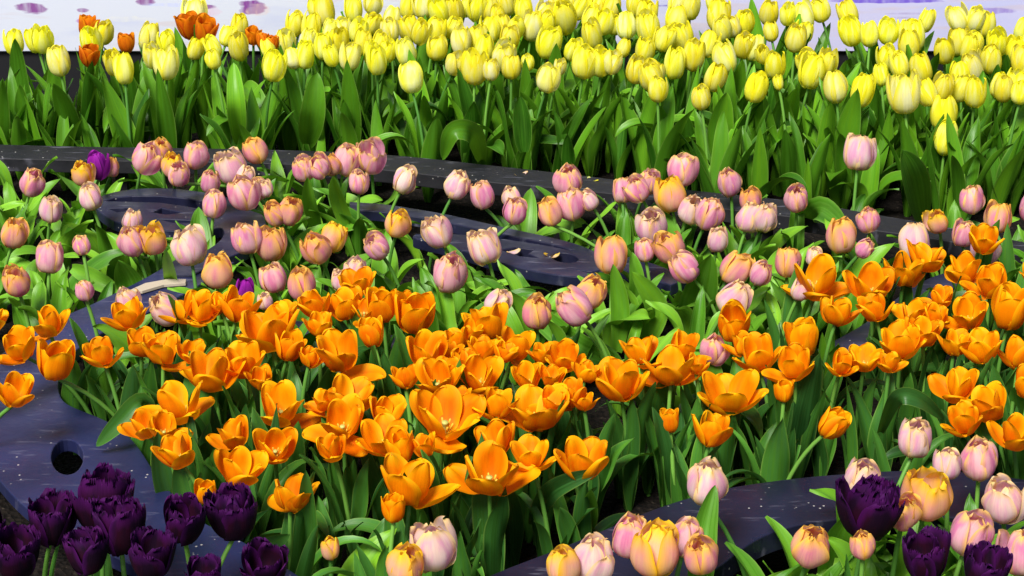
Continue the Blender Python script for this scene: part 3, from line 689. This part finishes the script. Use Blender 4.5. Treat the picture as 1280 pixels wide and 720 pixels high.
# single blades that stand out, each on the plant nearest its foot
def blade(pts, wpx, style, bed, fold=.45, tw=0.0):
    P = spline([tuple(at(*p)) for p in pts], 8); P = [Vector(p) for p in P]; n = len(P) - 1
    near = min((p for p in PLANTS if p['bed'] == bed), key=lambda p: (p['o'].location.xy - P[0].xy).length)['o']
    half = wpx / 2 / ppm(P[n // 2]); vv, uu, ff = [], [], []; nu = 6
    for j, q in enumerate(P):
        t = j / n; d = (P[min(n, j + 1)] - P[max(0, j - 1)]).normalized()
        front = Vector((0, -1, .35)); acr = d.cross(front).normalized(); nrm = acr.cross(d).normalized()
        m_ = Matrix.Rotation(tw * (t - .3), 3, d); acr, nrm = m_ @ acr, m_ @ nrm
        wd = half * ((.4 + .6 * math.sin(min(1, t / .45) * math.pi / 2)) if t < .45 else max(0, 1 - ((t - .45) / .55) ** 2.1) ** .85)
        for i in range(nu + 1):
            s_ = 2 * i / nu - 1
            vv.append(q + acr * s_ * wd + nrm * (abs(s_) ** 1.4 * wd * fold + .08 * half * math.sin(t * 9 + (2 if s_ > 0 else 0)) * s_ * s_) - near.location); uu.append((i / nu, t))
    for j in range(n):
        for i in range(nu): a = j * (nu + 1) + i; ff.append((a, a + 1, a + nu + 2, a + nu + 1))
    obj('leaf', new_mesh('leaf', vv, ff, uu, M[style]), near)
LO, LP, LY = 'leaf_orange', 'leaf_pink', 'leaf_yellow'
for a in (([(192, 545, .10), (180, 503, .2), (150, 528, .18), (120, 558, .142)], 26, LO, 'orange bed'),
          ([(862, 412, .04), (872, 375, .13), (888, 318, .24)], 46, LP, 'pink bed', .3),
          ([(602, 200, .08), (592, 168, .21), (566, 165, .23), (553, 200, .16)], 26, LY, 'yellow bed'),
          ([(1152, 275, .08), (1142, 222, .22), (1128, 188, .29)], 36, LY, 'yellow bed'),
          ([(384, 735, .06), (385, 660, .17), (382, 588, .28)], 26, LO, 'orange bed'),
          ([(512, 700, .05), (511, 640, .16), (505, 590, .26)], 20, LO, 'orange bed'),
          ([(300, 705, .08), (330, 686, .14), (362, 668, .18)], 26, LO, 'orange bed'),
          ([(765, 450, .05), (715, 428, .09), (640, 366, .13)], 34, LP, 'pink bed'),
          ([(666, 655, .06), (690, 612, .18), (748, 588, .23)], 26, LO, 'orange bed'),
          ([(720, 680, .04), (733, 645, .12), (738, 612, .2)], 28, LP, 'orange bed'),
          ([(866, 790, .03), (875, 716, .15), (881, 658, .21), (894, 606, .262)], 34, LP, 'front bed', .6),
          ([(216, 378, .05), (214, 345, .14), (207, 312, .22)], 18, LP, 'pink bed'),
          ([(172, 385, .06), (162, 350, .12), (148, 326, .17)], 36, LP, 'pink bed'),
          ([(90, 335, .12), (122, 350, .11), (158, 370, .09)], 24, LP, 'pink bed'),
          ([(446, 310, .05), (424, 255, .16), (416, 220, .24)], 20, LP, 'pink bed'),
          ([(400, 300, .05), (388, 255, .16), (384, 222, .23)], 18, LP, 'pink bed'),
          ([(222, 660, .04), (206, 600, .15), (197, 540, .25)], 28, LO, 'orange bed'),
          ([(245, 700, .03), (233, 640, .13), (222, 575, .23)], 30, LO, 'orange bed'),
          ([(270, 690, .03), (258, 650, .1), (250, 590, .2)], 26, LO, 'orange bed'),
          ([(772, 440, .03), (775, 385, .12), (766, 330, .21)], 24, LP, 'pink bed'),
          ([(786, 405, .04), (796, 355, .14), (790, 315, .2)], 20, LP, 'pink bed'),
          ([(1030, 720, .05), (1046, 675, .15), (1064, 640, .21)], 36, LP, 'front bed'),
          ([(1000, 280, .1), (1025, 262, .18), (1060, 290, .17)], 34, LP, 'pink bed', .3),
          ([(1180, 525, .2), (1150, 500, .25), (1120, 498, .25), (1100, 540, .15)][::-1], 22, LO, 'orange bed'),
          ([(800, 440, .03), (820, 385, .12), (790, 340, .2)], 30, LP, 'pink bed'),
          ([(640, 160, .12), (655, 190, .14), (650, 120, .27)][1:], 24, LY, 'yellow bed'),
          ([(905, 205, .1), (900, 165, .18), (908, 115, .28)], 34, LY, 'yellow bed'),
          ([(385, 180, .1), (392, 140, .2), (396, 90, .29)], 32, LY, 'yellow bed'),
          ([(300, 180, .1), (296, 130, .22), (292, 78, .3)], 24, LY, 'yellow bed')):
    blade(*a)

# ------------------------------------------------------------------ petals fallen on the boards
def fallen(px, py, mk, label, z=BZ):
    q = at(px, py, z); g = petal_geo('tulip', .42, 2.6, .6, rnd, 7, 9, .05)
    me = new_mesh('petal', g[0], g[1], g[2], M[mk]); o = obj('fallen_petal', me, None, (q.x, q.y, z + .004))
    o.scale = (.024,) * 3; o.rotation_euler = (rnd.uniform(-.2, .2), R(78), rnd.uniform(0, 6.28)); tag(o, label, 'petal', 'petals fallen on the boards')
fallen(643, 219, 'pale', 'pale fallen petal on the long black board above the hooked board')
fallen(281, 190, 'pale', 'curled pale petal on the long black board above the round volute')
fallen(384, 196, 'pale', 'dry pale petal on the long black board left of the middle')
fallen(735, 222, 'yellow_pale', 'thin yellow petal on the long black board right of the middle')
fallen(700, 318, 'flushed', 'yellow withered petal at the hole in the hooked board')
fallen(650, 312, 'pale', 'cream withered petal in the slot of the hooked board')

# ------------------------------------------------------------------ labels: look first, then where it stands, then its count from the left there
ORD = 'first second third fourth fifth sixth seventh eighth ninth tenth eleventh twelfth thirteenth fourteenth fifteenth sixteenth seventeenth eighteenth nineteenth twentieth'.split()
ORD += ['twenty-' + o for o in ORD[:9]] + ['thirtieth'] + ['thirty-' + o for o in ORD[:9]] + ['fortieth'] + ['forty-' + o for o in ORD[:9]]
SECT = {
    'yellow bed': [(100, 'beyond the left edge of the white marks'), (290, 'behind the round volute'), (437, 'right of the purple brush marks'), (560, 'behind the hooked board stem'), (680, 'behind the hooked board middle'), (780, 'behind the pierced round end'), (900, 'right of the pierced round end'), (1040, 'near the lone tall pink tulip'), (1180, 'below the violet stroke'), (9999, 'at the far right')],
    'pink bed': [(100, 'at the far left'), (340, 'around the round volute'), (437, 'between volute and hooked board'), (600, 'around the hooked board stem'), (775, 'around the pierced round end'), (900, 'beside the dark board stub'), (1040, 'right of the board stub'), (9999, 'near the right edge')],
    'orange bed': [(100, 'at the far left'), (250, 'below the round volute'), (400, 'in the left cluster'), (540, 'below the hooked board stem'), (660, 'in the middle cluster'), (790, 'below the pierced round end'), (960, 'above the broad dark board'), (1090, 'in the right cluster'), (9999, 'near the right edge')],
    'front bed': [(100, 'at the far left'), (350, 'in the bottom left corner'), (640, 'at the bottom middle'), (900, 'on the left of the broad board'), (1100, 'under the broad board arch'), (9999, 'in the bottom right corner')],
}
ROWS = {'yellow bed': [22, 45, 68, 92], 'pink bed': [222, 262, 310, 360], 'orange bed': [395, 440, 485, 535, 590], 'front bed': [640, 680, 730]}
RN = {4: ['back row', 'second row', 'middle row', 'fourth row', 'front row'], 5: ['back row', 'second row', 'third row', 'fourth row', 'fifth row', 'front row'], 3: ['back row', 'second row', 'third row', 'front row']}
cells = {}
for p in PLANTS:
    r_ = sum(p['y'] >= v for v in ROWS[p['bed']]); s_ = next(i for i, (v, _) in enumerate(SECT[p['bed']]) if p['x'] < v)
    cells.setdefault((p['bed'], s_, r_, p['cat'], p['words']), []).append(p)
for (bed, s_, r_, cat, wd), ps in cells.items():
    ps.sort(key=lambda p: p['x'])
    row = RN[len(ROWS[bed])][r_]
    for i, p in enumerate(ps):
        place = f"{row} of the {bed}" if cat == 'tulip' else f"{row} of the {bed}"
        if 'bud among' in wd: lab = wd
        elif cat != 'tulip': lab = f"{wd} {SECT[bed][s_][1]}, {row} of {bed}" + (f", {ORD[i]} from left" if len(ps) > 1 else '')
        elif len(ps) == 1: lab = f"{wd} {SECT[bed][s_][1]}, {row}"
        else: lab = f"{wd} {SECT[bed][s_][1]}, {row}, {ORD[i]} from left"
        if len(lab.split()) > 16: lab = lab.replace(' from left', '')
        tag(p['o'], lab, cat, p['group'])
print('plants', len(PLANTS), 'objects', len(C.objects))
